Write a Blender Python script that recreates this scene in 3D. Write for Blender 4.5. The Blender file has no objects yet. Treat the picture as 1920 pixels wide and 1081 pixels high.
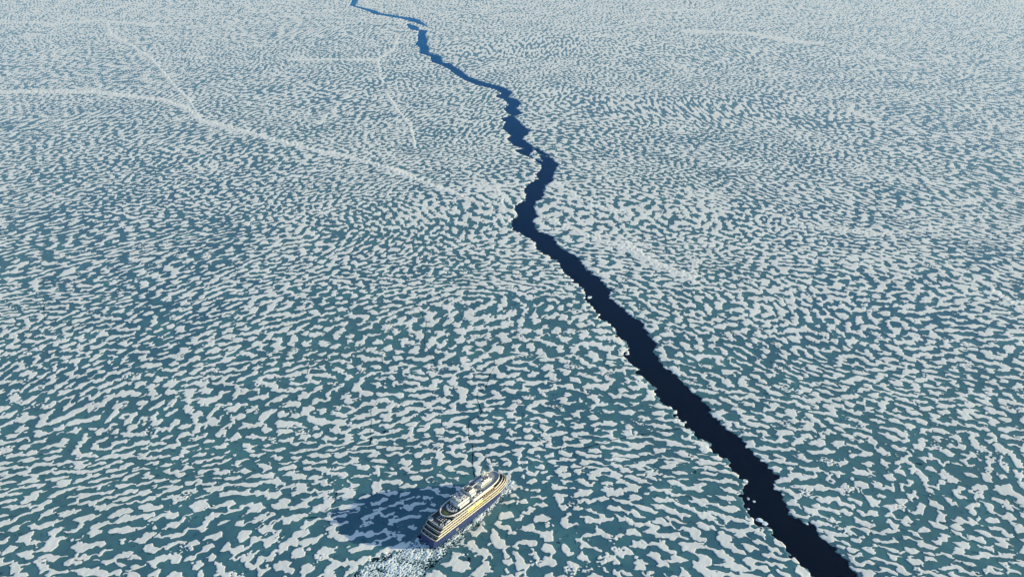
import bpy, bmesh, math, random
import numpy as np
from mathutils import Vector, Matrix

random.seed(7)
S = bpy.context.scene
COL = S.collection

# ------------------------------------------------------------------ camera
CH = 568.0                                   # height of the camera above the ice, metres
FPX = 1450.0                                 # focal length in pixels of a 1920 wide picture
PITCH = math.atan(720.0 / 1450.0)
cam = bpy.data.cameras.new('camera')
cam.sensor_width = 36.0
cam.lens = FPX / 1920.0 * 36.0
cam.clip_start = 1.0
cam.clip_end = 200000.0
camo = bpy.data.objects.new('camera', cam)
camo.location = (0, 0, CH)
camo.rotation_euler = (math.pi / 2 - PITCH, 0, 0)
COL.objects.link(camo)
S.camera = camo

# ------------------------------------------------------------------ light
SUN_EL = math.radians(12.6)
SUN_AZ = math.radians(1.0)                   # direction to the sun, measured from +X towards +Y
wd = bpy.data.worlds.new('World')
S.world = wd
wd.use_nodes = True
wn = wd.node_tree.nodes
sky = wn.new('ShaderNodeTexSky')
sky.sky_type = 'NISHITA'
sky.sun_disc = False
sky.sun_elevation = SUN_EL
sky.sun_rotation = math.pi / 2 - SUN_AZ
sky.altitude = 500
sky.air_density = 1.0
sky.dust_density = 1.0
sky.ozone_density = 3.0
wn['Background'].inputs['Strength'].default_value = 0.12
wd.node_tree.links.new(sky.outputs[0], wn['Background'].inputs['Color'])
sun = bpy.data.lights.new('sun', 'SUN')
sun.energy = 3.3
sun.angle = math.radians(0.4)
sun.color = (1.0, 0.89, 0.56)
suno = bpy.data.objects.new('sun', sun)
dv = Vector((math.cos(SUN_AZ) * math.cos(SUN_EL), math.sin(SUN_AZ) * math.cos(SUN_EL), math.sin(SUN_EL)))
suno.rotation_euler = dv.to_track_quat('Z', 'Y').to_euler()
suno.location = (400, 600, 300)
COL.objects.link(suno)
S.view_settings.view_transform = 'Standard'
S.view_settings.look = 'None'
S.view_settings.gamma = 1
S.view_settings.exposure = 1.05
S.render.filter_size = 1.1
S.cycles.max_bounces = 6
S.cycles.diffuse_bounces = 2
S.cycles.glossy_bounces = 3
S.cycles.volume_bounces = 1
S.cycles.use_denoising = True
S.cycles.denoiser = 'OPENIMAGEDENOISE'
S.cycles.denoising_input_passes = 'RGB_ALBEDO_NORMAL'


# ------------------------------------------------------------------ materials
def mat(name, color, rough=0.6, metal=0.0, noise=0.0, scale=1.0, bump=0.0, spec=0.5):
    m = bpy.data.materials.new(name)
    m.use_nodes = True
    nt = m.node_tree
    b = nt.nodes['Principled BSDF']
    b.inputs['Base Color'].default_value = (*color, 1)
    b.inputs['Roughness'].default_value = rough
    b.inputs['Metallic'].default_value = metal
    b.inputs['Specular IOR Level'].default_value = spec
    if noise > 0:
        tc = nt.nodes.new('ShaderNodeTexCoord')
        nz = nt.nodes.new('ShaderNodeTexNoise')
        nz.inputs['Scale'].default_value = scale
        nz.inputs['Detail'].default_value = 5
        nt.links.new(tc.outputs['Object'], nz.inputs['Vector'])
        mx = nt.nodes.new('ShaderNodeMix')
        mx.data_type = 'RGBA'
        mx.inputs[6].default_value = (*[c * (1 - noise) for c in color], 1)
        mx.inputs[7].default_value = (*[min(1, c * (1 + noise)) for c in color], 1)
        nt.links.new(nz.outputs['Fac'], mx.inputs[0])
        nt.links.new(mx.outputs[2], b.inputs['Base Color'])
        if bump > 0:
            bp = nt.nodes.new('ShaderNodeBump')
            bp.inputs['Strength'].default_value = bump
            bp.inputs['Distance'].default_value = 0.3
            nt.links.new(nz.outputs['Fac'], bp.inputs['Height'])
            nt.links.new(bp.outputs['Normal'], b.inputs['Normal'])
    return m


M_white = mat('white_paint', (0.72, 0.70, 0.64), 0.45, 0, 0.07, 0.6)
M_cream = mat('cream_paint', (0.78, 0.70, 0.56), 0.5, 0, 0.08, 0.7)
M_blue = mat('navy_hull_paint', (0.020, 0.038, 0.122), 0.4, 0, 0.45, 0.35)
M_red = mat('boot_top_paint', (0.05, 0.06, 0.16), 0.5, 0, 0.2, 0.4)
M_glass = mat('dark_glass', (0.012, 0.014, 0.018), 0.12, 0, 0.3, 0.8)
M_brown = mat('brown_teak_wall', (0.13, 0.065, 0.03), 0.6, 0, 0.4, 0.9)
M_floor = mat('dark_deck', (0.026, 0.034, 0.042), 0.7, 0, 0.4, 0.5)
M_grey = mat('grey_deck', (0.30, 0.32, 0.33), 0.8, 0, 0.12, 0.5)
M_teak = mat('teak_deck', (0.33, 0.27, 0.2), 0.8, 0, 0.15, 0.6)
M_yellow = mat('yellow_paint', (0.72, 0.62, 0.24), 0.5, 0, 0.1, 0.7)
M_metal = mat('grey_metal', (0.32, 0.34, 0.36), 0.4, 0.4, 0.2, 1.0)
M_black = mat('matt_black', (0.015, 0.015, 0.016), 0.7, 0, 0.3, 1.0)
M_green = mat('green_turf', (0.07, 0.12, 0.02), 0.9, 0, 0.4, 1.5)
M_pool = mat('pool_water', (0.10, 0.35, 0.40), 0.05)
M_cush = mat('white_cushion', (0.78, 0.77, 0.74), 0.9, 0, 0.1, 2)
M_orange = mat('orange_rubber', (0.45, 0.12, 0.03), 0.6, 0, 0.2, 1)
M_chunk = mat('ice_chunk', (0.74, 0.79, 0.80), 0.7, 0, 0.10, 0.5)


def window_mat():
    m = mat('window_row', (0.012, 0.014, 0.018), 0.15)
    nt = m.node_tree
    b = nt.nodes['Principled BSDF']
    tc = nt.nodes.new('ShaderNodeTexCoord'); sp = nt.nodes.new('ShaderNodeSeparateXYZ')
    nt.links.new(tc.outputs['Object'], sp.inputs[0])
    a = nt.nodes.new('ShaderNodeMath'); a.operation = 'PINGPONG'; a.inputs[1].default_value = 1.6
    nt.links.new(sp.outputs[0], a.inputs[0])
    g = nt.nodes.new('ShaderNodeMath'); g.operation = 'GREATER_THAN'; g.inputs[1].default_value = 1.46
    nt.links.new(a.outputs[0], g.inputs[0])
    mx = nt.nodes.new('ShaderNodeMix'); mx.data_type = 'RGBA'
    nt.links.new(g.outputs[0], mx.inputs[0])
    mx.inputs[6].default_value = (.045, .028, .018, 1); mx.inputs[7].default_value = (.70, .66, .58, 1)
    nt.links.new(mx.outputs[2], b.inputs['Base Color'])
    return m


M_window = window_mat()


def tag(o, label=None, cat=None, group=None, kind=None):
    if label: o['label'] = label
    if cat: o['category'] = cat
    if group: o['group'] = group
    if kind: o['kind'] = kind
    return o


# ------------------------------------------------------------------ numeric noise tiles
TN, TDX = 2048, 1.0
_k = np.fft.fftfreq(TN, TDX) * 2 * np.pi
KX, KY = np.meshgrid(_k, _k)


def tile(seed, P, bw, an, sh=0.0, steps=0):
    """periodic band-limited random field, optionally sharpened into islands and channels"""
    r = np.random.default_rng(seed)
    K = np.sqrt((KX * an) ** 2 + KY ** 2)
    k0 = 2 * np.pi / P
    W = np.exp(-.5 * (np.log(np.maximum(K, 1e-6) / k0) / bw) ** 2) / np.maximum(K, 1e-3)
    u = np.fft.ifft2(np.fft.fft2(r.standard_normal((TN, TN))) * W).real
    u = u / u.std() * .5
    L = -((K / k0) ** 2 - 1) ** 2
    for i in range(steps):
        U = np.fft.fft2(u)
        NL = np.fft.fft2(-u ** 3 + sh * u * u)
        u = np.fft.ifft2((U + .5 * NL) / (1 - .5 * (L + .6))).real
    return (u / u.std()).astype(np.float32)


def samp(F, x, y, s=1.0):
    N = F.shape[0]
    X = np.mod(x / (TDX * s), N); Y = np.mod(y / (TDX * s), N)
    i = np.floor(X).astype(np.int64); j = np.floor(Y).astype(np.int64)
    a = (X - i).astype(np.float32); b = (Y - j).astype(np.float32)
    i %= N; j %= N; i1 = (i + 1) % N; j1 = (j + 1) % N
    return (F[j, i] * (1 - a) + F[j, i1] * a) * (1 - b) + (F[j1, i] * (1 - a) + F[j1, i1] * a) * b


T_main = tile(3, 13.6, .44, 1.42, .4, 2)
T_fine = tile(12, 8.0, .5, 1.35)
T_low = tile(21, 60.0, .7, 1.3)              # general purpose noise, used at several scales
T_soft = tile(31, 24.0, .6, 1.0)


# ------------------------------------------------------------------ traced shapes (ground points taken from the photograph)
def ground(px, py):
    px = np.asarray(px, float); py = np.asarray(py, float)
    th = PITCH + np.arctan((py - 540.5) / FPX)
    D = CH / np.tan(th)
    z = np.hypot(CH, D) * np.cos(th - PITCH)
    return (px - 960) * z / FPX, D


def crop(pts, x0, y0, s):
    return [(x0 + a / s, y0 + b / s) for a, b in pts]


c5 = lambda p: crop(p, 600, 0, 3.604)
c6 = lambda p: crop(p, 880, 280, 2.7024)
c7 = lambda p: crop(p, 1150, 580, 2.158)
# branch at the far end
lead_a = c5([(150, -110), (205, -60), (218, 0), (198, 38), (235, 46), (330, 77), (365, 95), (400, 100), (480, 114), (560, 128), (640, 152), (722, 180),
             (700, 158), (650, 128), (520, 108), (400, 88), (370, 72), (330, 62), (236, 40), (255, 0), (232, -60), (190, -110)])
lead_b = (c5([(578, 158), (612, 200), (665, 208), (662, 275), (645, 295), (675, 325), (672, 360), (745, 378), (755, 420), (820, 440), (870, 467),
              (910, 500), (975, 540), (1050, 570), (1120, 588), (1180, 602), (1230, 632), (1178, 650), (1240, 670), (1275, 705), (1238, 738),
              (1290, 780), (1220, 800), (1250, 825), (1232, 865), (1290, 915), (1265, 938), (1310, 985), (1375, 1002)])
          + c6([(225, 5), (330, 50), (362, 75), (365, 100), (335, 125), (348, 150), (305, 170), (280, 200), (288, 255), (230, 285), (238, 345),
                (215, 360), (218, 410), (290, 440), (335, 470), (335, 500), (350, 512), (410, 550), (445, 560), (470, 610), (500, 640), (540, 675),
                (590, 725), (585, 760), (630, 800), (650, 840), (690, 870), (745, 920), (740, 945), (800, 990), (800, 1030), (780, 1045)])
          + c7([(60, 155), (40, 185), (100, 240), (96, 256), (150, 300), (165, 330), (190, 360), (196, 376), (250, 410), (270, 450), (310, 490),
                (385, 540), (410, 575), (450, 600), (490, 660), (530, 700), (512, 740), (530, 780), (560, 840), (580, 868), (630, 890), (690, 960),
                (740, 1010), (790, 1075)])
          + [(1570, 1150), (1660, 1280), (1720, 1400), (1960, 1400), (1800, 1280), (1690, 1150)]
          + c7([(1000, 1082), (940, 1010), (905, 975), (850, 930), (830, 895), (800, 870), (740, 840), (700, 790), (690, 765), (658, 722), (672, 680),
                (600, 610), (540, 545), (490, 500), (440, 465), (400, 425), (385, 390), (370, 375), (300, 320), (270, 280), (215, 235), (163, 175),
                (178, 140), (135, 100), (120, 60)])
          + c6([(890, 888), (830, 855), (770, 800), (708, 748), (720, 715), (660, 655), (600, 610), (560, 560), (500, 515), (450, 495), (445, 465),
                (400, 432), (350, 415), (325, 390), (318, 350), (352, 340), (330, 310), (330, 270), (380, 235), (378, 190), (420, 160), (430, 110),
                (452, 80), (430, 60), (402, 28), (355, 28), (368, 60), (300, 30)])
          + c5([(1450, 1000), (1410, 970), (1370, 935), (1400, 905), (1418, 880), (1365, 845), (1350, 820), (1300, 785), (1368, 768), (1325, 730),
                (1362, 700), (1330, 670), (1270, 655), (1300, 628), (1260, 600), (1190, 578), (1080, 548), (1000, 518), (950, 478), (870, 428),
                (838, 424), (825, 420), (815, 378), (735, 360), (737, 325), (718, 300), (727, 275), (708, 235), (726, 207), (668, 203), (660, 184),
                (625, 170)]))
lead_c = [(994, 275), (1004, 276), (1018, 284), (1032, 291), (1020, 294), (1006, 284)]
# channel broken by the ship, with its churned track behind
track = [(950, 895), (964, 902), (956, 922), (936, 941), (921, 957), (903, 970), (896, 984), (872, 999), (860, 1013), (842, 1026), (836, 1038), (816, 1052), (808, 1066), (792, 1081), (760, 1140), (730, 1230),
         (520, 1230), (600, 1140), (655, 1092), (668, 1070), (694, 1052), (722, 1043), (756, 1029), (782, 1012), (800, 990), (850, 945), (900, 905), (935, 893)]

cracks = [crop([(1220, 400), (1225, 440), (1195, 490), (1175, 560), (1125, 590), (1125, 630), (1150, 690), (1140, 715), (1080, 745), (1075, 790),
                (1080, 850), (1100, 890), (1098, 1000), (1110, 1060)], 520, 540, 3.002),
          crop([(560, 640), (525, 690), (530, 760), (522, 800), (528, 840), (515, 900)], 520, 540, 3.002),
          crop([(620, 350), (590, 370), (592, 425)], 520, 540, 3.002),
          crop([(165, 380), (175, 440), (170, 480)], 520, 540, 3.002),
          c7([(-120, 560), (0, 527), (60, 515), (140, 500), (220, 490), (290, 478)]),
          [(632, 918), (628, 940), (600, 968), (560, 972)],
          [(770, 560), (800, 600), (795, 640), (820, 690)],
          [(80, 560), (84, 600), (190, 620), (215, 600)]]
ridges = [  # (points, half width in photo pixels, strength)
    ([(-200, 168), (0, 172), (170, 172), (300, 187), (350, 203), (375, 226), (450, 245), (520, 264), (600, 284), (660, 296), (730, 316), (800, 344), (850, 362), (870, 370)], 5.0, 1.9),
    ([(860, 368), (940, 395), (1000, 400), (1060, 425), (1110, 445), (1180, 468), (1240, 500), (1300, 528)], 7.0, 1.0),
    ([(200, 45), (208, 66), (245, 84), (285, 112), (330, 165), (352, 185), (372, 218)], 3.5, 1.5),
    ([(0, 38), (100, 46), (185, 38), (290, 48)], 3, 1.0),
    ([(745, 72), (738, 92), (706, 112), (620, 112), (540, 112)], 3.5, 1.4),
    ([(706, 112), (714, 150)], 3.5, 1.2),
    ([(725, 175), (740, 200), (768, 235), (778, 275)], 4.5, 1.3),
    ([(660, 170), (630, 200), (598, 230)], 4, 1.0),
    ([(1280, 58), (1330, 60), (1400, 62), (1470, 76), (1540, 82)], 4, 1.3),
    ([(1115, 62), (1150, 72), (1165, 82)], 2.5, 1.0),
    ([(1160, 50), (1200, 42), (1220, 20), (1360, 18)], 2.5, 0.9),
    ([(1620, 95), (1680, 115), (1740, 130)], 4, 0.8),
    ([(1590, 205), (1620, 220), (1650, 228)], 5, 1.0),
    ([(1010, 330), (1050, 350), (1110, 385), (1180, 400)], 6, .8),
    ([(1170, 455), (1230, 495), (1300, 520), (1300, 490)], 9, 1.1),
    ([(1440, 400), (1530, 425), (1640, 440), (1740, 430)], 6, .9),
    ([(1860, 545), (1900, 570), (1990, 590)], 8, 1.1),
    ([(940, 380), (925, 350), (880, 345)], 12, .8),
    ([(1040, 480), (1100, 500), (1180, 545)], 5, .6),
]

# ------------------------------------------------------------------ the ice sheet
ROWSTEP, COLSTEP = 1.15, 1.5
ry = np.concatenate([np.arange(1330, -24, -ROWSTEP), np.array([-30, -40, -52, -66, -82, -98, -112, -124, -134, -142, -148, -153, -158.])])
cx = np.arange(-330, 2251, COLSTEP)
NR, NC = len(ry), len(cx)
PX, PY = np.meshgrid(cx, ry)
GX, GD = ground(PX, PY)
# islands are stretched in depth with distance: integrate the local stretch along the rows
_D = np.arange(150.0, 60000.0, 5.0); _d = np.maximum(_D - 500, 0)
_S = np.minimum(1 + .30e-3 * _d + (_d / 2700) ** 2.4, 12.0)
_V = np.cumsum(5.0 / _S)
v = np.interp(GD, _D, _V)
u = GX * (1 + .04 * np.clip((GD - 500) / 2500, -.2, 2.2))
ax = np.abs(GX)
vv = v + .26 * ax * ax / (ax + 420.0)
# broad warps so that the grain of the pattern turns from place to place
w1 = samp(T_low, GX, GD, 5.0); w2 = samp(T_low, GX + 900, GD + 300, 5.0)
w3 = samp(T_soft, GX, v, .55); w4 = samp(T_soft, GX + 400, v + 700, .55)
w1 = samp(T_low, GX, v * 1.6, 14.0); w2 = samp(T_low, GX + 3900, v * 1.6 + 2300, 14.0)
uu = u + 26 * w1 + 1.3 * w3
vv = vv + 22 * w2 + 1.3 * w4
F = samp(T_main, uu, vv) + .46 * samp(T_fine, uu + 300, vv + 90)
F += .26 * samp(T_soft, uu + 700, vv + 500, .85)
F /= 1.15
dist = np.clip((GD - 560) / 3200, 0, 1.3)
bias = -.41 + .60 * dist ** .7
bias += .15 * samp(T_low, GX, GD, 3.0) + .10 * samp(T_low, GX + 50, GD, 1.3)
bias += .30 * np.exp(-((PX - 1150) / 330) ** 2 - ((PY - 440) / 90) ** 2)
bias += .25 * np.exp(-((PX - 1750) / 330) ** 2 - ((PY - 470) / 130) ** 2)
bias += .15 * np.exp(-((PX - 850) / 200) ** 2 - ((PY - 330) / 70) ** 2)
bias -= .16 * np.exp(-((PX - 120) / 420) ** 2 - ((PY - 430) / 130) ** 2)
bias -= .10 * np.exp(-((PX - 650) / 200) ** 2 - ((PY - 120) / 60) ** 2)
# crushed patches: small broken pieces
crush = np.clip(samp(T_soft, GX, GD, 1.7) - 1.1, 0, 1.2)
F += crush * samp(T_fine, GX * 2.1, GD * 2.1) * .9


def seg_dist(polys, closed, reach_px, metric='world', out=None):
    """distance from grid points to polylines, only near them"""
    Dm = np.full((NR, NC), 1e6, np.float32) if out is None else out
    for pl in polys:
        n = len(pl)
        for a in range(n if closed else n - 1):
            (x0, y0), (x1, y1) = pl[a], pl[(a + 1) % n]
            rs = np.where((ry <= max(y0, y1) + reach_px) & (ry >= min(y0, y1) - reach_px))[0]
            cs = np.where((cx <= max(x0, x1) + reach_px * 2) & (cx >= min(x0, x1) - reach_px * 2))[0]
            if len(rs) == 0 or len(cs) == 0: continue
            sl = (slice(rs[0], rs[-1] + 1), slice(cs[0], cs[-1] + 1))
            if metric == 'world':
                X, Y = GX[sl], GD[sl]
                (ax_, ay_), (bx_, by_) = ground(x0, y0), ground(x1, y1)
            else:
                X, Y = PX[sl], PY[sl] * 1.6
                ax_, ay_, bx_, by_ = x0, y0 * 1.6, x1, y1 * 1.6
            dx, dy = bx_ - ax_, by_ - ay_
            t = np.clip(((X - ax_) * dx + (Y - ay_) * dy) / (dx * dx + dy * dy + 1e-9), 0, 1)
            d = np.hypot(X - ax_ - t * dx, Y - ay_ - t * dy)
            Dm[sl] = np.minimum(Dm[sl], d)
    return Dm


def inside(poly):
    ins = np.zeros((NR, NC), bool)
    n = len(poly)
    for a in range(n):
        (x0, y0), (x1, y1) = poly[a], poly[(a + 1) % n]
        if y0 == y1: continue
        rs = np.where((ry >= min(y0, y1)) & (ry < max(y0, y1)))[0]
        if len(rs) == 0: continue
        xi = x0 + (ry[rs] - y0) * (x1 - x0) / (y1 - y0)
        ins[rs] ^= (cx[None, :] > xi[:, None])
    return ins


sdl = seg_dist([lead_a, lead_b, lead_c], True, 40)
il = inside(lead_a) | inside(lead_b) | inside(lead_c)
sdl = np.where(il, -sdl, sdl)
sdt = seg_dist([track], True, 25)
sdt = np.where(inside(track), -sdt, sdt)
jag = samp(T_soft, GX, GD, .45) * 1.3 + samp(T_low, GX, GD, .5) * 1.4
sd = np.minimum(sdl, sdt) + jag * np.clip(1.6 - GD / 2500, .4, 1)
# ragged snow berm beside the lead
edge = np.exp(-((sdl - 5) / 5.0) ** 2) * (.35 + .5 * samp(T_low, GX, GD, .5))
bias += np.where(GD < 3500, edge, 0) * .45
tex = samp(T_fine, GX, GD, .9)
ridge_h = np.zeros_like(bias)
for pts, hw, st in ridges:
    hw_ = hw * (.78 if min(p_[1] for p_ in pts) < 180 and st < 1.8 else .95)
    dd = seg_dist([pts], False, hw * 3.2, 'px')
    rg = np.exp(-(dd / hw_) ** 2)
    bias += rg * st * (1.25 + .2 * tex)
    ridge_h = np.maximum(ridge_h, rg * (.6 + .5 * tex) * st)
    F += rg * .3 * tex
Ff = (F + bias).astype(np.float32)
ck = seg_dist(cracks, False, 10)
ck = ck + .25 * tex
# disturbed, partly flooded ice next to the cracks
sm = lambda x: x * x * (3 - 2 * x)
H = .36 * sm(np.clip((Ff + .20) / .40, 0, 1))
H = H * (1 + .08 * samp(T_soft, GX, GD, .35))
H += .5 * np.clip(ridge_h, 0, 2)
H += .2 * crush * np.maximum(samp(T_fine, GX, GD, .4), 0) * (Ff > 0)
wall = np.clip(sd, -2.2, 0) * 1.3
k = sm(np.clip(sd / 10.0 + .08, 0, 1))
Z = (H + .02) * k + wall
me = bpy.data.meshes.new('sea_ice')
co = np.stack([GX, GD, Z], -1).reshape(-1, 3).astype(np.float32)
ii = np.arange(NR * NC).reshape(NR, NC)
keep = ~((sd[:-1, :-1] < -4) & (sd[1:, :-1] < -4) & (sd[:-1, 1:] < -4) & (sd[1:, 1:] < -4))
q = np.stack([ii[:-1, :-1], ii[:-1, 1:], ii[1:, 1:], ii[1:, :-1]], -1)[keep]
me.vertices.add(len(co)); me.vertices.foreach_set('co', co.ravel())
nq = len(q)
me.loops.add(nq * 4); me.loops.foreach_set('vertex_index', q.ravel().astype(np.int32))
me.polygons.add(nq)
me.polygons.foreach_set('loop_start', np.arange(0, nq * 4, 4, dtype=np.int32))
me.polygons.foreach_set('use_smooth', np.ones(nq, bool))
me.update(calc_edges=True)
for nm, arr in (('snow', Ff), ('crack', ck), ('shore', np.clip(sd, -50, 50))):
    at = me.attributes.new(nm, 'FLOAT', 'POINT')
    at.data.foreach_set('value', np.ascontiguousarray(arr, np.float32).ravel())
ice = bpy.data.objects.new('sea_ice', me)
COL.objects.link(ice)
tag(ice, kind='structure')


class NT:
    def __init__(s, m):
        s.nt = m.node_tree; s.n = s.nt.nodes
    def new(s, t, **kw):
        n = s.n.new(t)
        for a, b in kw.items(): setattr(n, a, b)
        return n
    def link(s, a, b): s.nt.links.new(a, b)
    def math(s, op, a, b=None, c=None, clamp=False):
        n = s.new('ShaderNodeMath', operation=op, use_clamp=clamp)
        for i, x in enumerate((a, b, c)):
            if x is None: continue
            if isinstance(x, (int, float)): n.inputs[i].default_value = x
            else: s.link(x, n.inputs[i])
        return n.outputs[0]
    def noise(s, vec, scale, detail=3, rough=.5, dist=0):
        n = s.new('ShaderNodeTexNoise')
        n.inputs['Scale'].default_value = scale; n.inputs['Detail'].default_value = detail
        n.inputs['Roughness'].default_value = rough; n.inputs['Distortion'].default_value = dist
        s.link(vec, n.inputs['Vector'])
        return n.outputs['Fac']
    def mix(s, f, a, b):
        n = s.new('ShaderNodeMix', data_type='RGBA')
        for i, x in ((0, f), (6, a), (7, b)):
            if isinstance(x, (int, float)): n.inputs[i].default_value = x
            elif isinstance(x, tuple): n.inputs[i].default_value = (*x, 1)
            else: s.link(x, n.inputs[i])
        return n.outputs[2]
    def rng(s, x, a, b, c=0., d=1.):
        n = s.new('ShaderNodeMapRange', interpolation_type='SMOOTHSTEP')
        s.link(x, n.inputs[0])
        for i, y in enumerate((a, b, c, d)): n.inputs[i + 1].default_value = y
        return n.outputs[0]


def ice_material():
    m = bpy.data.materials.new('sea_ice'); m.use_nodes = True
    t = NT(m)
    geo = t.new('ShaderNodeNewGeometry').outputs['Position']
    at = lambda nm: t.new('ShaderNodeAttribute', attribute_name=nm).outputs['Fac']
    f = at('snow'); cr = at('crack'); sh = at('shore')
    fine = t.noise(geo, .45, 4, .6)
    ff = t.math('ADD', f, t.math('MULTIPLY', t.math('SUBTRACT', fine, .5), .32))
    mask = t.rng(ff, -.035, .035)
    # no snow below the waterline of a lead
    mask = t.math('MULTIPLY', mask, t.rng(sh, -.3, .3))
    big = t.noise(geo, .0022, 3, .55)
    mid = t.noise(geo, .02, 4, .6)
    sm_ = t.noise(geo, .12, 3, .6)
    pond = t.mix(t.rng(big, .35, .65), (.064, .160, .182), (.042, .130, .180))
    pond = t.mix(t.math('MULTIPLY', t.rng(mid, .40, .70), .7), pond, (.085, .225, .235))
    pond = t.mix(t.math('MULTIPLY', t.rng(sm_, .54, .72), .75), pond, (.020, .082, .110))
    pond = t.mix(t.math('MULTIPLY', t.rng(ff, -.22, -.04), .35), pond, (.012, .055, .078))  # dark rim by the snow: edge shade painted into pond colour, partly deeper water
    # melted-through dark holes
    hole = t.rng(t.noise(geo, .055, 2, .5), .715, .77)
    pond = t.mix(hole, pond, (.006, .022, .040))
    ckm = t.math('SUBTRACT', 1.0, t.rng(cr, .35, .95))
    pond = t.mix(ckm, pond, (.004, .012, .022))
    # thin submerged ledge of ice along open water
    led = t.math('MULTIPLY', t.rng(sh, -1.5, -.5), t.math('SUBTRACT', 1.0, t.rng(sh, 1.0, 4.0)))
    pond = t.mix(t.math('MULTIPLY', led, .5), pond, (.16, .27, .30))
    snow = t.mix(t.rng(mid, .3, .7), (.745, .735, .67), (.86, .835, .76))
    snow = t.mix(t.math('MULTIPLY', t.rng(t.noise(geo, .3, 4, .65), .58, .78), .35), snow, (.56, .62, .64))
    snow = t.mix(t.math('MULTIPLY', t.rng(ff, .30, .035), .22), snow, (.50, .60, .64))
    snow = t.mix(t.math('MULTIPLY', ckm, .8), snow, (.10, .17, .20))
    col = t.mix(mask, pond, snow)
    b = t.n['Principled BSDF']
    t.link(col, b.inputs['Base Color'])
    t.link(t.rng(mask, 0., 1., .25, .85), b.inputs['Roughness'])
    b.inputs['IOR'].default_value = 1.33
    t.link(t.rng(mask, 0., 1., .2, .15), b.inputs['Specular IOR Level'])
    bp = t.new('ShaderNodeBump'); bp.inputs['Strength'].default_value = .10; bp.inputs['Distance'].default_value = .25
    t.link(t.math('MULTIPLY', t.noise(geo, .5, 4, .6), mask), bp.inputs['Height'])
    t.link(bp.outputs[0], b.inputs['Normal'])
    return m


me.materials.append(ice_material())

# ------------------------------------------------------------------ open water
def water_material():
    m = bpy.data.materials.new('deep_sea_water'); m.use_nodes = True
    t = NT(m)
    geo = t.new('ShaderNodeNewGeometry').outputs['Position']
    t.n.remove(t.n['Principled BSDF'])
    out = t.n['Material Output']
    df = t.new('ShaderNodeBsdfDiffuse'); gl = t.new('ShaderNodeBsdfGlossy'); mx = t.new('ShaderNodeMixShader'); fr = t.new('ShaderNodeFresnel')
    t.link(t.mix(t.noise(geo, .012, 4, .6), (.0, .0012, .004), (.0, .0022, .007)), df.inputs['Color'])
    gl.inputs['Color'].default_value = (.04, .40, .78, 1)
    t.link(t.rng(t.noise(geo, .006, 4, .6), .35, .65, .06, .22), gl.inputs['Roughness'])
    fr.inputs['IOR'].default_value = 1.33
    bp = t.new('ShaderNodeBump'); bp.inputs['Strength'].default_value = .3; bp.inputs['Distance'].default_value = .08
    t.link(t.noise(geo, .9, 4, .6), bp.inputs['Height'])
    for x in (df, gl, fr): t.link(bp.outputs[0], x.inputs['Normal'])
    t.link(fr.outputs[0], mx.inputs[0]); t.link(df.outputs[0], mx.inputs[1]); t.link(gl.outputs[0], mx.inputs[2])
    t.link(mx.outputs[0], out.inputs['Surface'])
    return m


bm = bmesh.new()
WZ = -.45
for sx, sy in ((-1, -.05), (1, -.05), (1, 1), (-1, 1)):
    bm.verts.new((sx * 42000, sy * 42000, WZ))
bm.faces.new(bm.verts)
wm = bpy.data.meshes.new('water'); bm.to_mesh(wm); bm.free()
wm.materials.append(water_material())
wo = bpy.data.objects.new('water', wm); COL.objects.link(wo); tag(wo, kind='structure')


# ------------------------------------------------------------------ wake foam: a churned surface that breaks through the water
def foam_material():
    m = bpy.data.materials.new('wake_foam'); m.use_nodes = True
    t = NT(m)
    geo = t.new('ShaderNodeNewGeometry').outputs['Position']
    b = t.n['Principled BSDF']
    h = t.new('ShaderNodeAttribute', attribute_name='foam').outputs['Fac']
    c = t.mix(t.rng(h, -.35, .65), (.055, .19, .21), (.80, .84, .80))
    c = t.mix(t.math('MULTIPLY', t.rng(t.noise(geo, .8, 4, .7), .5, .7), .4), c, (.40, .55, .56))
    t.link(c, b.inputs['Base Color'])
    b.inputs['Roughness'].default_value = .7
    return m


gx0, gx1, gy0, gy1, st = -215., 5., 485., 690., .6
fx, fy = np.meshgrid(np.arange(gx0, gx1, st), np.arange(gy0, gy1, st))


def poly_sd_world(poly, X, Y):
    P = np.array([ground(a, b) for a, b in poly])
    D = np.full(X.shape, 1e6); ins = np.zeros(X.shape, bool)
    for i in range(len(P)):
        a, b = P[i], P[(i + 1) % len(P)]
        d = b - a
        t = np.clip(((X - a[0]) * d[0] + (Y - a[1]) * d[1]) / (d @ d), 0, 1)
        D = np.minimum(D, np.hypot(X - a[0] - t * d[0], Y - a[1] - t * d[1]))
        if a[1] != b[1]:
            c = (Y >= min(a[1], b[1])) & (Y < max(a[1], b[1]))
            ins ^= c & (X > a[0] + (Y - a[1]) * d[0] / d[1])
    return np.where(ins, -D, D)


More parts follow.
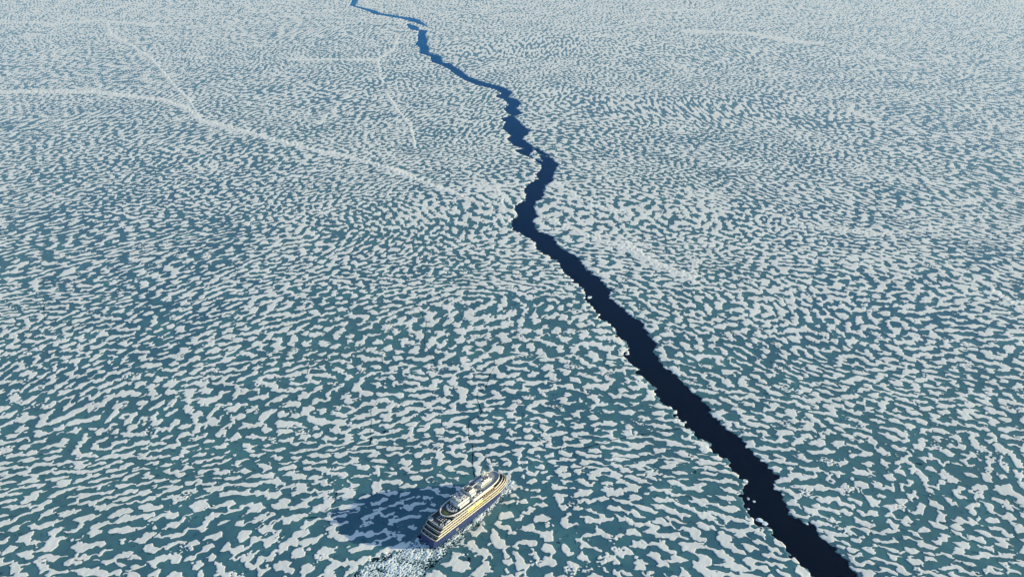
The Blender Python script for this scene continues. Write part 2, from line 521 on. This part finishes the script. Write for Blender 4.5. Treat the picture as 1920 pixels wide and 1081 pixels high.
churn = [(792, 1014), (812, 1030), (820, 1040), (800, 1060), (786, 1081), (750, 1150), (700, 1230), (560, 1230), (630, 1120), (660, 1088), (676, 1066), (700, 1052), (725, 1044), (752, 1032)]
streak = [(816, 1030), (842, 1010), (866, 990), (884, 974), (901, 956), (921, 938), (942, 916), (954, 903), (968, 906), (956, 924), (934, 943),
          (914, 962), (898, 980), (874, 997), (852, 1016), (830, 1040), (808, 1056)]
curl = [(650, 1100), (654, 1066), (668, 1050), (690, 1042), (700, 1046), (678, 1056), (666, 1070), (664, 1100)]
port = [(782, 1006), (770, 1010), (735, 1026), (720, 1042), (750, 1040), (790, 1022)]
bowf = [(946, 892), (962, 896), (975, 912), (955, 920), (940, 926)]
dens = np.full(fx.shape, -2.0)
for pl, d0, fall in ((churn, .36, 7.), (streak, .75, 4.), (curl, .35, 3.), (port, -.15, 6.), (bowf, .8, 4.)):
    s_ = poly_sd_world(pl, fx, fy)
    dens = np.maximum(dens, d0 * 1.0 - np.clip((s_ + 3) / fall, -.4, 3) * .9)
n1 = samp(T_fine, fx * 2.2, fy * 2.2); n2 = samp(T_fine, fx * 4.1 + 77, fy * 3.4 + 20); n3 = samp(T_soft, fx * 1.5, fy * 1.5)
fo = dens + .50 * (1 - 1.7 * np.abs(n1)) + .32 * n2 + .38 * n3 - .22
fz = WZ + .22 + .40 * np.clip(fo, -1.5, 1.6)
mask = fo > -1.2
idx = np.arange(fx.size).reshape(fx.shape)
kp = mask[:-1, :-1] | mask[1:, 1:] | mask[1:, :-1] | mask[:-1, 1:]
q = np.stack([idx[:-1, :-1], idx[:-1, 1:], idx[1:, 1:], idx[1:, :-1]], -1)[kp]
used = np.unique(q); remap = np.full(fx.size, -1); remap[used] = np.arange(len(used))
fm = bpy.data.meshes.new('wake_foam')
fm.from_pydata(np.stack([fx.ravel(), fy.ravel(), fz.ravel()], -1)[used].tolist(), [], remap[q].tolist())
at = fm.attributes.new('foam', 'FLOAT', 'POINT'); at.data.foreach_set('value', fo.ravel()[used].astype(np.float32))
fm.polygons.foreach_set('use_smooth', np.ones(len(fm.polygons), bool))
fm.materials.append(foam_material())
foam = bpy.data.objects.new('wake_foam', fm); COL.objects.link(foam)
tag(foam, 'white churned foam trailing from the stern and along the hull of the ship', 'wake foam', kind='stuff')


# ------------------------------------------------------------------ brash ice and loose floes
def add_floe(bm, x, y, z, r, h, n=None, seed=0):
    n = n or random.randint(5, 7)
    a0 = random.random() * 6.28
    top, bot = [], []
    el = random.uniform(.55, 1.0); ro = random.random() * 3.14
    tx, ty = random.uniform(-.12, .12), random.uniform(-.12, .12)
    for i in range(n):
        a = a0 + 6.283 * i / n + random.uniform(-.25, .25)
        rr = r * random.uniform(.7, 1.1)
        px, py = rr * math.cos(a), rr * el * math.sin(a)
        px, py = px * math.cos(ro) - py * math.sin(ro), px * math.sin(ro) + py * math.cos(ro)
        top.append(bm.verts.new((x + px * .88, y + py * .88, z + h + tx * px + ty * py)))
        bot.append(bm.verts.new((x + px, y + py, z - h * .8)))
    bm.faces.new(top)
    for i in range(n):
        bm.faces.new((bot[i], bot[(i + 1) % n], top[(i + 1) % n], top[i]))
    bm.faces.new(bot[::-1])


def link_bm(name, bm, m, parent=None, smooth=False):
    bmesh.ops.recalc_face_normals(bm, faces=bm.faces)
    me_ = bpy.data.meshes.new(name); bm.to_mesh(me_); bm.free()
    for mm in (m if isinstance(m, (list, tuple)) else [m]): me_.materials.append(mm)
    if smooth: me_.polygons.foreach_set('use_smooth', np.ones(len(me_.polygons), bool))
    o = bpy.data.objects.new(name, me_); COL.objects.link(o)
    if parent: o.parent = parent
    return o


bm = bmesh.new()
for pl, num, sz in ((churn, 480, .8), (streak, 220, .7), (port, 110, 1.2), (bowf, 60, 1.3), (curl, 70, .9)):
    P = np.array([ground(a, b) for a, b in pl])
    c = 0
    while c < num:
        x = random.uniform(P[:, 0].min(), P[:, 0].max()); y = random.uniform(max(P[:, 1].min(), 470), P[:, 1].max())
        if poly_sd_world(pl, np.array([x]), np.array([y]))[0] > 0.5: continue
        c += 1
        add_floe(bm, x, y, WZ + .05, sz * random.uniform(.4, 1.0) ** 1.5 * 1.7, random.uniform(.12, .35))
br = link_bm('brash_ice', bm, M_chunk)
tag(br, 'small broken white ice pieces floating in the wake and beside the hull', 'brash ice', kind='stuff')

for (px, py, r, lab) in ((1398, 901, 3.4, 'small white ice floe by the notch in the left edge of the dark lead'),
                         (1414, 939, 1.9, 'tiny white ice floe floating alone near the middle of the dark lead'),
                         (1403, 934, 2.0, 'tiny white ice floe close to the left edge of the dark lead'),
                         (1403, 953, 1.7, 'lowest of the tiny ice floes drifting off the left edge of the lead'),
                         (1424, 974, 4.6, 'broken white ice floe lodged in the bay on the left edge of the lead'),
                         (1434, 980, 3.6, 'tilted ice floe beside the lodged broken floe in the dark lead'),
                         (1106, 557, 5.2, 'white ice floe in the narrow upper lead touching its left edge')):
    X, Y = ground(px, py)
    bm = bmesh.new()
    add_floe(bm, 0, 0, 0, r, .55, 8)
    add_floe(bm, r * .15, r * .1, .45, r * .55, .35, 7)
    o = link_bm('ice_floe', bm, M_chunk)
    o.location = (float(X), float(Y), WZ)
    tag(o, lab, 'ice floe', 'loose ice floes floating in the lead')

# ------------------------------------------------------------------ the ship
SX, SY, SH = -84.0, 574.0, math.radians(49.0)
ship = bpy.data.objects.new('cruise_ship', None)
ship.location = (SX, SY, WZ); ship.rotation_euler = (0, 0, SH)
COL.objects.link(ship)
tag(ship, 'navy and white expedition cruise ship pushing through the melting sea ice', 'ship')
HB = 10.6                                     # half beam
SL = 118.0


def outline(xa, xf, hb, ra, rf, n=10, pa=2.4, pf=2.0):
    """closed deck outline; ra, rf: length of the rounded aft and forward ends"""
    pts = []
    for i in range(n + 1):                    # forward end, starboard to port
        t = -math.pi / 2 + math.pi * i / n
        c, s = math.cos(t), math.sin(t)
        pts.append((xf - rf + rf * abs(c) ** (2 / pf), hb * math.copysign(abs(s) ** (2 / pf), s)))
    for i in range(n + 1):
        t = math.pi / 2 + math.pi * i / n
        c, s = math.cos(t), math.sin(t)
        pts.append((xa + ra - ra * abs(c) ** (2 / pa), hb * math.copysign(abs(s) ** (2 / pa), s)))
    out = []
    for p_ in pts:
        if not out or math.hypot(p_[0] - out[-1][0], p_[1] - out[-1][1]) > .05: out.append(p_)
    if math.hypot(out[0][0] - out[-1][0], out[0][1] - out[-1][1]) < .05: out.pop()
    return out


def prism(bm, pts, z0, z1, dx=0.0, sc=1.0, mi=0):
    cxm = sum(p_[0] for p_ in pts) / len(pts)
    a = [bm.verts.new((x, y, z0)) for x, y in pts]
    b = [bm.verts.new((cxm + (x - cxm) * sc + dx, y * sc, z1)) for x, y in pts]
    n = len(pts)
    fs = [bm.faces.new((a[i], a[(i + 1) % n], b[(i + 1) % n], b[i])) for i in range(n)]
    fs.append(bm.faces.new(b)); fs.append(bm.faces.new(a[::-1]))
    for f_ in fs: f_.material_index = mi


def ring(bm, pts, z0, z1, th=.25, i0=0, i1=None):
    """thin wall standing on an outline"""
    n = len(pts)
    nrm = []
    for i in range(n):
        ax_, ay_ = pts[i - 1]; bx_, by_ = pts[(i + 1) % n]
        dx, dy = bx_ - ax_, by_ - ay_; L = math.hypot(dx, dy) or 1
        nrm.append((dy / L, -dx / L))
    rng_ = range(n) if i1 is None else range(i0, i1)
    for i in rng_:
        j = (i + 1) % n
        o0, o1 = pts[i], pts[j]
        p0 = (o0[0] - nrm[i][0] * th, o0[1] - nrm[i][1] * th); p1 = (o1[0] - nrm[j][0] * th, o1[1] - nrm[j][1] * th)
        V = [bm.verts.new((*p_, z)) for z in (z0, z1) for p_ in (o0, o1, p1, p0)]
        for f_ in ((0, 1, 5, 4), (2, 3, 7, 6), (4, 5, 6, 7), (3, 2, 1, 0)): bm.faces.new([V[t] for t in f_])


def box(bm, x0, x1, y0, y1, z0, z1, bev=0.0):
    V = [bm.verts.new((x, y, z)) for z in (z0, z1) for x, y in ((x0, y0), (x1, y0), (x1, y1), (x0, y1))]
    fs = [bm.faces.new([V[t] for t in f_]) for f_ in ((0, 3, 2, 1), (4, 5, 6, 7), (0, 1, 5, 4), (1, 2, 6, 5), (2, 3, 7, 6), (3, 0, 4, 7))]
    if bev:
        es = list({e for f_ in fs for e in f_.edges})
        bmesh.ops.bevel(bm, geom=es, offset=bev, segments=1, affect='EDGES')


def tube(bm, a, b, r, r2=None, n=8):
    a, b = Vector(a), Vector(b); d = (b - a)
    M = Matrix.Translation((a + b) / 2) @ d.to_track_quat('Z', 'Y').to_matrix().to_4x4()
    bmesh.ops.create_cone(bm, cap_ends=True, segments=n, radius1=r, radius2=r if r2 is None else r2, depth=d.length, matrix=M)


def ball(bm, c, r, sz=1.0):
    bmesh.ops.create_uvsphere(bm, u_segments=14, v_segments=8, radius=r, matrix=Matrix.Translation(c) @ Matrix.Diagonal((1, 1, sz, 1)))


def part(name, fn, m, parent=ship, label=None, smooth=False):
    bm = bmesh.new(); fn(bm)
    o = link_bm(name, bm, m, parent, smooth)
    if label: o['label'] = label
    return o


def pieces(name, fns, m, parent=ship, label=None):
    return [part(name, f_, m, parent, label) for f_ in fns]


def bx(*a):
    return lambda b: box(b, *a)


def tb_(*a, **kw):
    return lambda b: tube(b, *a, **kw)


# hull, lofted in stations
def hull_half(x, z):
    """half width of the hull at station x and height z"""
    zt = max(0, min(1, z / 10.5))
    aft = 1 - .10 * max(0, 1 - x / 12) ** 2 - (1 - zt) * .10 * max(0, 1 - x / 25)
    f0 = 78 + 6 * zt; L = 116.5 + 1.3 * (1 - abs(zt - .45)) 
    t = max(0, min(1, (x - f0) / (L - f0)))
    fwd = (1 - t ** (2.1 + .5 * zt))
    return HB * aft * max(0, fwd)


def hull(bm, z0, z1, nz=5, proud=0.0):
    xs = [0, 2, 6, 12, 20, 30, 45, 60, 75, 82, 88, 93, 97, 101, 105, 108, 111, 113, 115, 116.3, 117.2]
    zs = [z0 + (z1 - z0) * i / nz for i in range(nz + 1)]
    G = {}
    for sgn in (1, -1):
        for i, x in enumerate(xs):
            for j, z in enumerate(zs):
                w = hull_half(x, z)
                xx = x + (.10 * z if i == 0 else 0)
                G[sgn, i, j] = bm.verts.new((xx, sgn * (max(w, 0.12) + proud), z))
    for sgn in (1, -1):
        for i in range(len(xs) - 1):
            for j in range(nz):
                bm.faces.new((G[sgn, i, j], G[sgn, i + 1, j], G[sgn, i + 1, j + 1], G[sgn, i, j + 1]))
    for j in range(nz):
        bm.faces.new((G[1, 0, j], G[-1, 0, j], G[-1, 0, j + 1], G[1, 0, j + 1]))
        e = len(xs) - 1
        bm.faces.new((G[1, e, j], G[-1, e, j], G[-1, e, j + 1], G[1, e, j + 1]))
    for i in range(len(xs) - 1):
        bm.faces.new((G[1, i, nz], G[-1, i, nz], G[-1, i + 1, nz], G[1, i + 1, nz]))
        bm.faces.new((G[1, i, 0], G[-1, i, 0], G[-1, i + 1, 0], G[1, i + 1, 0]))


hl = part('hull', lambda b: hull(b, -2.5, 9.2, 6), M_blue)


for x in range(10, 92, 3):
    w = hull_half(x, 7)
    for s_ in (1, -1):
        part('porthole', tb_((x, s_ * (w - .1), 6.9), (x, s_ * (w + .06), 6.9), .38, n=8), M_glass, hl)


def anchor(b, s_):
    w = hull_half(100, 7) * s_
    box(b, 99.2, 100.8, w - .2, w + .25, 6.2, 7.8, .1)
    tube(b, (99, w + .3 * s_, 6.1), (101, w + .3 * s_, 6.1), .2)
for s_ in (1, -1):
    part('anchor', lambda b: anchor(b, s_), M_metal, hl)


def door_(b):
    w = HB
    box(b, 30, 33.5, -w - .06, -w + .1, 2.6, 5.6)
part('shell_door', door_, M_metal, hl, 'grey boarding door low in the blue side')

# stacked decks: (z, aft, fwd, half beam)
LV = [(9.2, 1.2, 117.0, HB + .10), (12.4, 4.4, 116.2, HB + .05), (15.6, 7.8, 113.9, HB), (18.8, 11.0, 110.2, HB - .05)]
TOPZ = 22.2


def fwd_taper(xf):
    return 30.0


for k_, (z, xa, xf, hb) in enumerate(LV):
    znext = LV[k_ + 1][0] if k_ < 3 else TOPZ
    xan = LV[k_ + 1][1] if k_ < 3 else 27.0
    xfn = LV[k_ + 1][2] if k_ < 3 else 104.2
    o_deck = outline(xa, xf, hb + .35, 3.0, 30, 14, 4.0, 2.2)
    dk = part('deck', lambda b: prism(b, o_deck, z, z + .28), [M_floor])
    # edge rail / bulwark: solid painted band
    part('bulwark', lambda b: ring(b, o_deck, z + .283, z + 1.35, .22), M_cream if k_ != 3 else M_white, dk)
    o_w = outline(xan + .6, xfn - .6, hb - .9, 2.0, 28, 14, 4.0, 2.2)
    wl = part('superstructure', lambda b: prism(b, o_w, z + .283, znext - .003), M_white if k_ % 2 else M_cream)
    # window band, proud of the wall, with mullions
    def band(b, grow=.03):
        ring(b, outline(xan + .6 - grow, xfn - .6 + grow, hb - .9 + grow, 2.0, 28, 14, 4.0, 2.2), z + 1.35, znext - .12, .02)
    part('window_band', band, M_window, wl)
    pieces('aft_pillar', [bx(xan + .50, xan + .58, y - .3, y + .3, z + .3, znext - .4) for y in (-7.4, -4.6, -1.8, 1.0, 3.8, 6.6)], M_metal, wl)
    x = xan + 9
    while x < 84:
        for s_ in (1, -1):
            y0, y1 = sorted((s_ * (hb - .8), s_ * (hb + .1)))
            part('balcony_divider', bx(x, x + .14, y0, y1, z + .29, znext - .02), M_white, dk)
        x += 6.4

# yellow panels amidships and the brown balcony recess forward
def yel(x0, x1, z0, z1, s_):
    y0, y1 = sorted((s_ * (HB - .1), s_ * (HB + .42)))
    part('side_panel', lambda b: box(b, x0, x1, y0, y1, z0, z1, .04), M_yellow, ship, 'bright yellow panel on the white side')
for s_ in (-1, 1):
    yel(47.0, 57.2, 15.0, 18.7, s_)
    yel(58.4, 69.0, 15.3, 18.7, s_)
x = 34.
rr = random.Random(3)
while x < 93:
    L = rr.uniform(1.4, 2.4)
    wy = min(HB, hull_half(x, 9.5) + .5)
    part('window_blind', bx(x, x + L, -wy - .50, -wy - .30, 12.75, 13.75), M_yellow)
    x += L + rr.uniform(.8, 1.6)
def brown(b, s_):
    y0, y1 = sorted((s_ * (HB - 3.4), s_ * (HB + .40)))
    box(b, 69.5, 88, y0, y1, 19.4, 22.45)
for s_ in (-1, 1):
    rc = part('balcony_recess', lambda b: brown(b, s_), M_brown, ship, 'dark brown balcony row under the upper rail')
    for i in range(7):
        x = 70.6 + i * 2.7
        y0, y1 = sorted((s_ * (HB + .38), s_ * (HB + .5)))
        part('divider', bx(x, x + .3, y0, y1, 20.4, 22.2), M_cream, rc)
        part('window', bx(x + .9, x + 2.0, y0, y1 , 20.7, 21.9), M_glass, rc)

# upper aft oval deck with bright rim
o_ov = outline(21.5, 60, HB - .1, 17, 4, 18, 2.05, 4)
dk = part('deck', lambda b: prism(b, o_ov, TOPZ, TOPZ + .35), M_floor, ship, 'dark oval sun deck with a bright rounded rim')
part('bulwark', lambda b: ring(b, o_ov, TOPZ + .353, TOPZ + 1.5, .7), M_white, dk)
part('turf_patch', lambda b: prism(b, outline(25.0, 28.6, 3.0, 2, 1, 8, 2, 4), TOPZ + .354, TOPZ + .42), M_green, dk)
# wall under the oval rim
part('superstructure', lambda b: prism(b, outline(27.0, 60, HB - 1.2, 12, 4, 12, 2.2, 4), 21.6, TOPZ - .004), M_white)
# long top rail and roof forward
o_tp = outline(56, 104.2, HB - .15, 1.0, 20, 18, 6, 2.1)
rf = part('roof_deck', lambda b: prism(b, o_tp, 22.2 + .36, 25.0), [M_cream])
part('roof_floor', lambda b: prism(b, outline(56.6, 103.4, HB - .9, 1, 19, 18, 6, 2.1), 25.003, 25.12), M_grey, rf)
part('bulwark', lambda b: ring(b, o_tp, 25.003, 26.2, .5), M_white, rf)
part('bridge_window', lambda b: ring(b, outline(88, 104.8, HB + .25, 2, 18, 16, 5, 2.1), 22.9, 24.6, .5), M_glass, rf)
# foredeck
o_fd = outline(96, 117.3, 8.6, 2, 19, 12, 5, 1.9)
fd = part('foredeck', lambda b: prism(b, o_fd, 9.5, 12.6), M_white)
part('bulwark', lambda b: ring(b, o_fd, 12.6, 13.7, .25), M_white, fd)
part('floor', lambda b: prism(b, outline(98, 116.4, 7.6, 2, 17, 12, 5, 1.9), 12.603, 12.72), M_brown, fd)
part('hawser_opening', lambda b: box(b, 97.5, 105.5, -9.2, -4, 10.0, 11.6), M_black, fd)

# long raised white coaming on the starboard and port roof edge
for s_ in (1, -1):
    y0, y1 = sorted((s_ * 7.2, s_ * 5.4))
    part('side_house', bx(40, 55.8, y0, y1, 22.56, 25.6, .1), M_white)
part('mid_house', lambda b: (box(b, 39, 56, -5.2, 5.0, 22.56, 27.2, .15), box(b, 42, 54, -3.4, 3.0, 27.2, 28.6, .15)), M_white)
pieces('vent', [bx(40 + i * 2.6, 41.6 + i * 2.6, -4.6, -3.6, 27.203, 28.0 + (i % 2) * .5, .06) for i in range(6)]
       + [bx(41 + i * 3.1, 42.2 + i * 3.1, 3.3, 4.6, 27.203, 28.2, .06) for i in range(5)], M_metal)

# funnel with exhaust pipes
fn = part('funnel', lambda b: prism(b, outline(56.8, 66.5, 4.8, 3, 3, 8, 3, 3), 25.13, 31.0, -.6, .86), M_white)
pieces('side_casing', [bx(57.5, 64.5, -6.4, -4.85, 25.13, 28.4, .1), bx(57.5, 64.5, 4.85, 6.4, 25.13, 28.4, .1)], M_white, fn)
part('funnel_top', lambda b: prism(b, outline(56.2, 64.0, 3.2, 2, 2, 8, 3, 3), 31.003, 31.25), M_black, fn)
for i in range(4):
    for s_ in (1, -1):
        part('exhaust_pipe', lambda b: (tube(b, (57.4 + i * 1.7, s_ * 1.4, 31.2), (57.2 + i * 1.7, s_ * 1.4, 33.2), .5), ), M_metal, fn)
for y in (-3.4, 3.4):
    part('handrail', lambda b: ring(b, [(57.0, y - .1), (64.2, y - .1), (64.2, y + .1), (57.0, y + .1)], 31.0, 32.1, .05), M_white, fn)

# forward house, mast, domes
fh = part('forward_house', lambda b: (box(b, 74.5, 90.5, -4.3, 5.0, 25.13, 28.8, .2), box(b, 77, 88, -3.0, 3.6, 28.8, 30.0, .15)), M_white)
part('window_band', lambda b: (box(b, 75.4, 89.6, -4.36, -4.28, 26.2, 27.2),), M_glass, fh)
pieces('skylight', [bx(78.5 + i * 2.2, 79.8 + i * 2.2, -1.6, 1.6, 30.003, 30.25, .05) for i in range(4)], M_glass, fh)


def mast(b):
    for x, y in ((84.5, 2.2), (87.5, 2.2), (84.5, 5.0), (87.5, 5.0)):
        tube(b, (x, y, 28.7), (86 + (x - 86) * .35, 3.6 + (y - 3.6) * .35, 36.5), .22, n=6)
    for z in (31, 33, 35):
        box(b, 84.6, 87.4, 2.3, 4.9, z, z + .15)
    tube(b, (86, -1.5, 35.3), (86, 8.8, 35.3), .14, n=6)
    tube(b, (86, 3.6, 36.4), (86, 3.6, 40.0), .14, .05, 6)
ms = part('mast', mast, M_white)
for z, L, w in ((32.0, 3.0, -.2), (34.2, 2.2, .3), (36.7, 1.8, .0)):
    part('radar_scanner', lambda b: (box(b, 87.6, 88.0, 3.6 - L / 2 + w, 3.6 + L / 2 + w, z, z + .35, .05), tube(b, (87.0, 3.6, z - .3), (87.8, 3.6, z), .25)), M_white, ms)
part('crow_nest', lambda b: (ring(b, outline(84, 88.4, 2.6, 2, 2, 6), 30.1, 31.2, .15),), M_white, ms)
for (x, y, z, r) in ((91.0, 7.0, 26.9, 1.5), (92.6, 4.6, 26.7, 1.1), (88.5, 7.2, 26.8, 1.2), (45.0, 5.9, 27.0, 1.9), (49.5, 6.2, 26.6, 1.5), (80.5, -3.0, 31.2, 1.1)):
    part('radar_dome', lambda b: (ball(b, (x, y, z), r), tube(b, (x, y, z - r - .9), (x, y, z - r * .7), r * .5)), M_white, smooth=True)
for i, (x, y) in enumerate(((66, 1.5), (70.5, -6.0), (73, 6.5), (95.5, 8.0), (57.5, 8.2))):
    part('whip_antenna', lambda b: tube(b, (x, y, 25.1), (x, y, 31.5 + i % 3), .07, .03, 5), M_white)
# boarding crane boom lying along the roof
def crane(x, y, z, L, ang, up):
    ca, sa = math.cos(ang), math.sin(ang)
    def fb(b):
        tube(b, (x, y, z), (x, y, z + 3.6), .6)
        box(b, x - .9, x + .9, y - .9, y + .9, z + 3.2, z + 4.8, .15)
    def fa(b):
        e = (x + L * ca, y + L * sa, z + 4.4 + up)
        tube(b, (x, y, z + 4.4), e, .42, .28)
        tube(b, (x, y, z + 3.4), (x + L * .45 * ca, y + L * .45 * sa, z + 4.2 + up * .45), .16)
    c_ = part('deck_crane', fb, M_white)
    part('boom', fa, M_white, c_)
crane(66.0, 1.2, 25.1, 12.0, math.radians(-2), .6)
crane(51.5, 8.4, 22.6, 9.0, math.radians(172), .8)
crane(92.5, 8.0, 25.1, 5.5, math.radians(-170), .4)
rd = random.Random(11)
for nm, n, xr, yr, zb, m_ in (('vent', 9, (57, 66), (5.2, 8.6), 25.13, M_metal), ('locker', 7, (67, 73.5), (-4.5, 5.5), 25.13, M_white),
                              ('vent', 6, (41, 52), (-2.6, 2.6), 28.62, M_metal), ('vent', 6, (91, 97), (-3, 6), 25.13, M_metal),
                              ('locker', 6, (40, 50), (6.8, 9.0), 22.57, M_white), ('vent', 5, (77, 88), (-2.6, 3.2), 30.02, M_white),
                              ('dark_vent_gap', 9, (40.5, 55), (-4.4, 4.4), 27.22, M_black), ('dark_vent_gap', 9, (56, 74), (-8.6, 8.6), 25.13, M_black),  # black vents, also standing in for the shaded gaps between roof gear
                              ('dark_vent_gap', 6, (75.5, 90), (5.6, 8.6), 25.13, M_black), ('dark_vent_gap', 5, (76, 89), (-2.6, 3.2), 30.02, M_black),
                              ('locker', 9, (75, 96), (5.2, 8.8), 25.13, M_metal), ('locker', 8, (40, 55), (-4.6, 4.6), 27.21, M_cream)):
    for i in range(n):
        x, y = rd.uniform(*xr), rd.uniform(*yr)
        a, b_, h = rd.uniform(.5, 1.2), rd.uniform(.4, .9), rd.uniform(.7, 2.0)
        if rd.random() < .6: part(nm, bx(x - a, x + a, y - b_, y + b_, zb, zb + h, .08), m_)
        else: part(nm, tb_((x, y, zb), (x, y, zb + h), b_ * .8), m_)
# small tenders lashed on the port roof are separate things
zb = bpy.data.objects.new('inflatable_boat', None)


def boat_tubes(b):
    pts = [(-2.6, -.85), (1.0, -.85), (2.3, -.45), (2.8, 0), (2.3, .45), (1.0, .85), (-2.6, .85)]
    for a, c in zip(pts[:-1], pts[1:]): tube(b, (*a, .35), (*c, .35), .28)


def tagged_empty(name, loc, rz, label, cat, group=None):
    e = bpy.data.objects.new(name, None); e.location = loc; e.rotation_euler = (0, 0, rz); COL.objects.link(e)
    return tag(e, label, cat, group)


def ship_pt(x, y, z):
    return (SX + x * math.cos(SH) - y * math.sin(SH), SY + x * math.sin(SH) + y * math.cos(SH), z + WZ)


def copy_tree(root):
    r = root.copy(); COL.objects.link(r)
    for ch in root.children:
        c_ = ch.copy(); COL.objects.link(c_); c_.parent = r
    return r


bpy.data.objects.remove(zb)
z0_ = tagged_empty('inflatable_boat', ship_pt(66.8, 6.9, 25.14), SH, 'grey inflatable boat stowed on the ship roof beside the funnel, nearer the stern', 'inflatable boat', 'inflatable boats stowed on the roof')
part('tube', boat_tubes, M_metal, z0_)
part('floor', lambda b: box(b, -2.5, 1.9, -.6, .6, .12, .25), M_black, z0_)
part('outboard', lambda b: box(b, -3.1, -2.6, -.25, .25, .2, 1.1, .05), M_black, z0_)
z1_ = copy_tree(z0_); z1_.location = ship_pt(73.3, 7.6, 25.14); z1_['label'] = 'grey inflatable boat stowed on the ship roof alongside the forward house'

# lifeboats hung under the rail on both sides are not visible; hot tubs, furniture and loungers are
ZA = 18.8 + .29
tubs = [(13.6, 7.2, 'round white hot tub at the port corner of the terraced stern deck'), (14.6, -7.0, 'round white hot tub at the starboard corner of the terraced stern deck')]
for x, y, lab in tubs:
    e = tagged_empty('hot_tub', ship_pt(x, y, ZA), SH, lab, 'hot tub', 'hot tubs on the stern deck')
    part('rim', lambda b: ring(b, [(1.9 * math.cos(a * math.pi / 8), 1.9 * math.sin(a * math.pi / 8)) for a in range(16)], 0, .95, .55), M_white, e)
    part('basin', lambda b: prism(b, [(1.34 * math.cos(a * math.pi / 8), 1.34 * math.sin(a * math.pi / 8)) for a in range(16)], 0, .7), M_pool, e)


def lounger():
    e = tagged_empty('sun_lounger', (0, 0, 0), 0, 'white sun lounger standing in the arc on the dark oval sun deck', 'sun lounger', 'sun loungers on the oval sun deck')
    part('seat', lambda b: box(b, -.5, .95, -.42, .42, .32, .55, .03), M_cush, e)
    def bk(b):
        V = [b.verts.new(c_) for c_ in ((-.5, -.42, .34), (-.5, .42, .34), (-1.3, .42, .95), (-1.3, -.42, .95), (-.5, -.42, .55), (-.5, .42, .55), (-1.25, .42, 1.1), (-1.25, -.42, 1.1))]
        for f_ in ((0, 1, 2, 3), (7, 6, 5, 4), (0, 4, 5, 1), (1, 5, 6, 2), (2, 6, 7, 3), (3, 7, 4, 0)): b.faces.new([V[t] for t in f_])
    part('backrest', bk, M_cush, e)
    pieces('leg', [bx(xx, xx + .08, yy, yy + .08, 0, .32) for xx in (-.45, .8) for yy in (-.4, .32)], M_metal, e)
    return e


lg = lounger(); first = True
spots = []
for i in range(11):
    a = math.radians(-64 + 12.8 * i)
    spots.append((39.0 - 7.5 * math.cos(a), 7.3 * math.sin(a), SH + math.pi + a * -.6))
for i in range(6):
    spots.append((36.0 - 1.5 * (i % 2), -5.2 + 2.1 * i, SH + math.pi))
for x, y, rz in spots:
    o = lg if first else copy_tree(lg); first = False
    o.location = ship_pt(x, y, TOPZ + .36); o.rotation_euler = (0, 0, rz)

tb = tagged_empty('deck_table', (0, 0, 0), 0, 'small white table with seats on the dark aft terrace deck', 'table', 'tables on the aft terrace deck')
part('tabletop', lambda b: prism(b, [(.75 * math.cos(a * math.pi / 6), .75 * math.sin(a * math.pi / 6)) for a in range(12)], .70, .78), M_cush, tb)
part('pedestal', lambda b: (tube(b, (0, 0, 0), (0, 0, .70), .12), tube(b, (0, 0, 0), (0, 0, .06), .4)), M_metal, tb)
first = True
rr = random.Random(5)
for i in range(12):
    x = 18.0 + 2.3 * (i % 3) + rr.uniform(-.2, .2); y = -4.6 + 2.6 * (i // 3)
    o = tb if first else copy_tree(tb); first = False
    o.location = ship_pt(x, y, ZA)
# bar counters and lockers on the stern terrace: fixed to the ship
pieces('bar_counter', [bx(20.0, 24.5, -9.2, -7.4, ZA, ZA + 1.3, .1), bx(17.5, 19.2, -9.4, -8.2, ZA, ZA + 1.2, .1)], M_white)
part('stern_locker', lambda b: (box(b, 11.6, 12.8, -3.0, 3.5, ZA, ZA + 1.0, .1),), M_metal)
part('stair_tower', lambda b: (box(b, 38, 41, 1.2, 5.4, TOPZ + .36, TOPZ + 4.4, .15),), M_metal)
pieces('deck_locker', [bx(60 + i * 4, 62.6 + i * 4, -9.0, -7.8, 25.13, 26.4, .08) for i in range(3)] + [bx(93 + i * 2, 94 + i * 2, -2 + i, -.8 + i, 25.13, 26.2, .08) for i in range(2)], M_white)
for y in (-5, 0, 5):
    part('mooring_winch', lambda b: (tube(b, (3.2, y - 1.0, 10.1), (3.2, y + 1.05, 10.1), .45), box(b, 2.8, 3.6, y + 1.0, y + 1.7, 9.49, 10.6)), M_metal)

# ------------------------------------------------------------------ haze
HAZE = 0.9e-5
if HAZE:
    bm = bmesh.new()
    box(bm, -60000, 60000, -4000, 60000, -6.0, CH + 25)
    hz = link_bm('haze', bm, [])
    m = bpy.data.materials.new('haze_air'); m.use_nodes = True
    nt = m.node_tree
    nt.nodes.remove(nt.nodes['Principled BSDF'])
    pv = nt.nodes.new('ShaderNodeVolumePrincipled')
    pv.inputs['Color'].default_value = (.84, .90, .95, 1)
    pv.inputs['Density'].default_value = HAZE
    pv.inputs['Anisotropy'].default_value = 0.2
    nt.links.new(pv.outputs[0], nt.nodes['Material Output'].inputs['Volume'])
    hz.data.materials.append(m)
    tag(hz, 'thin pale blue haze over the far ice', 'haze', kind='stuff')
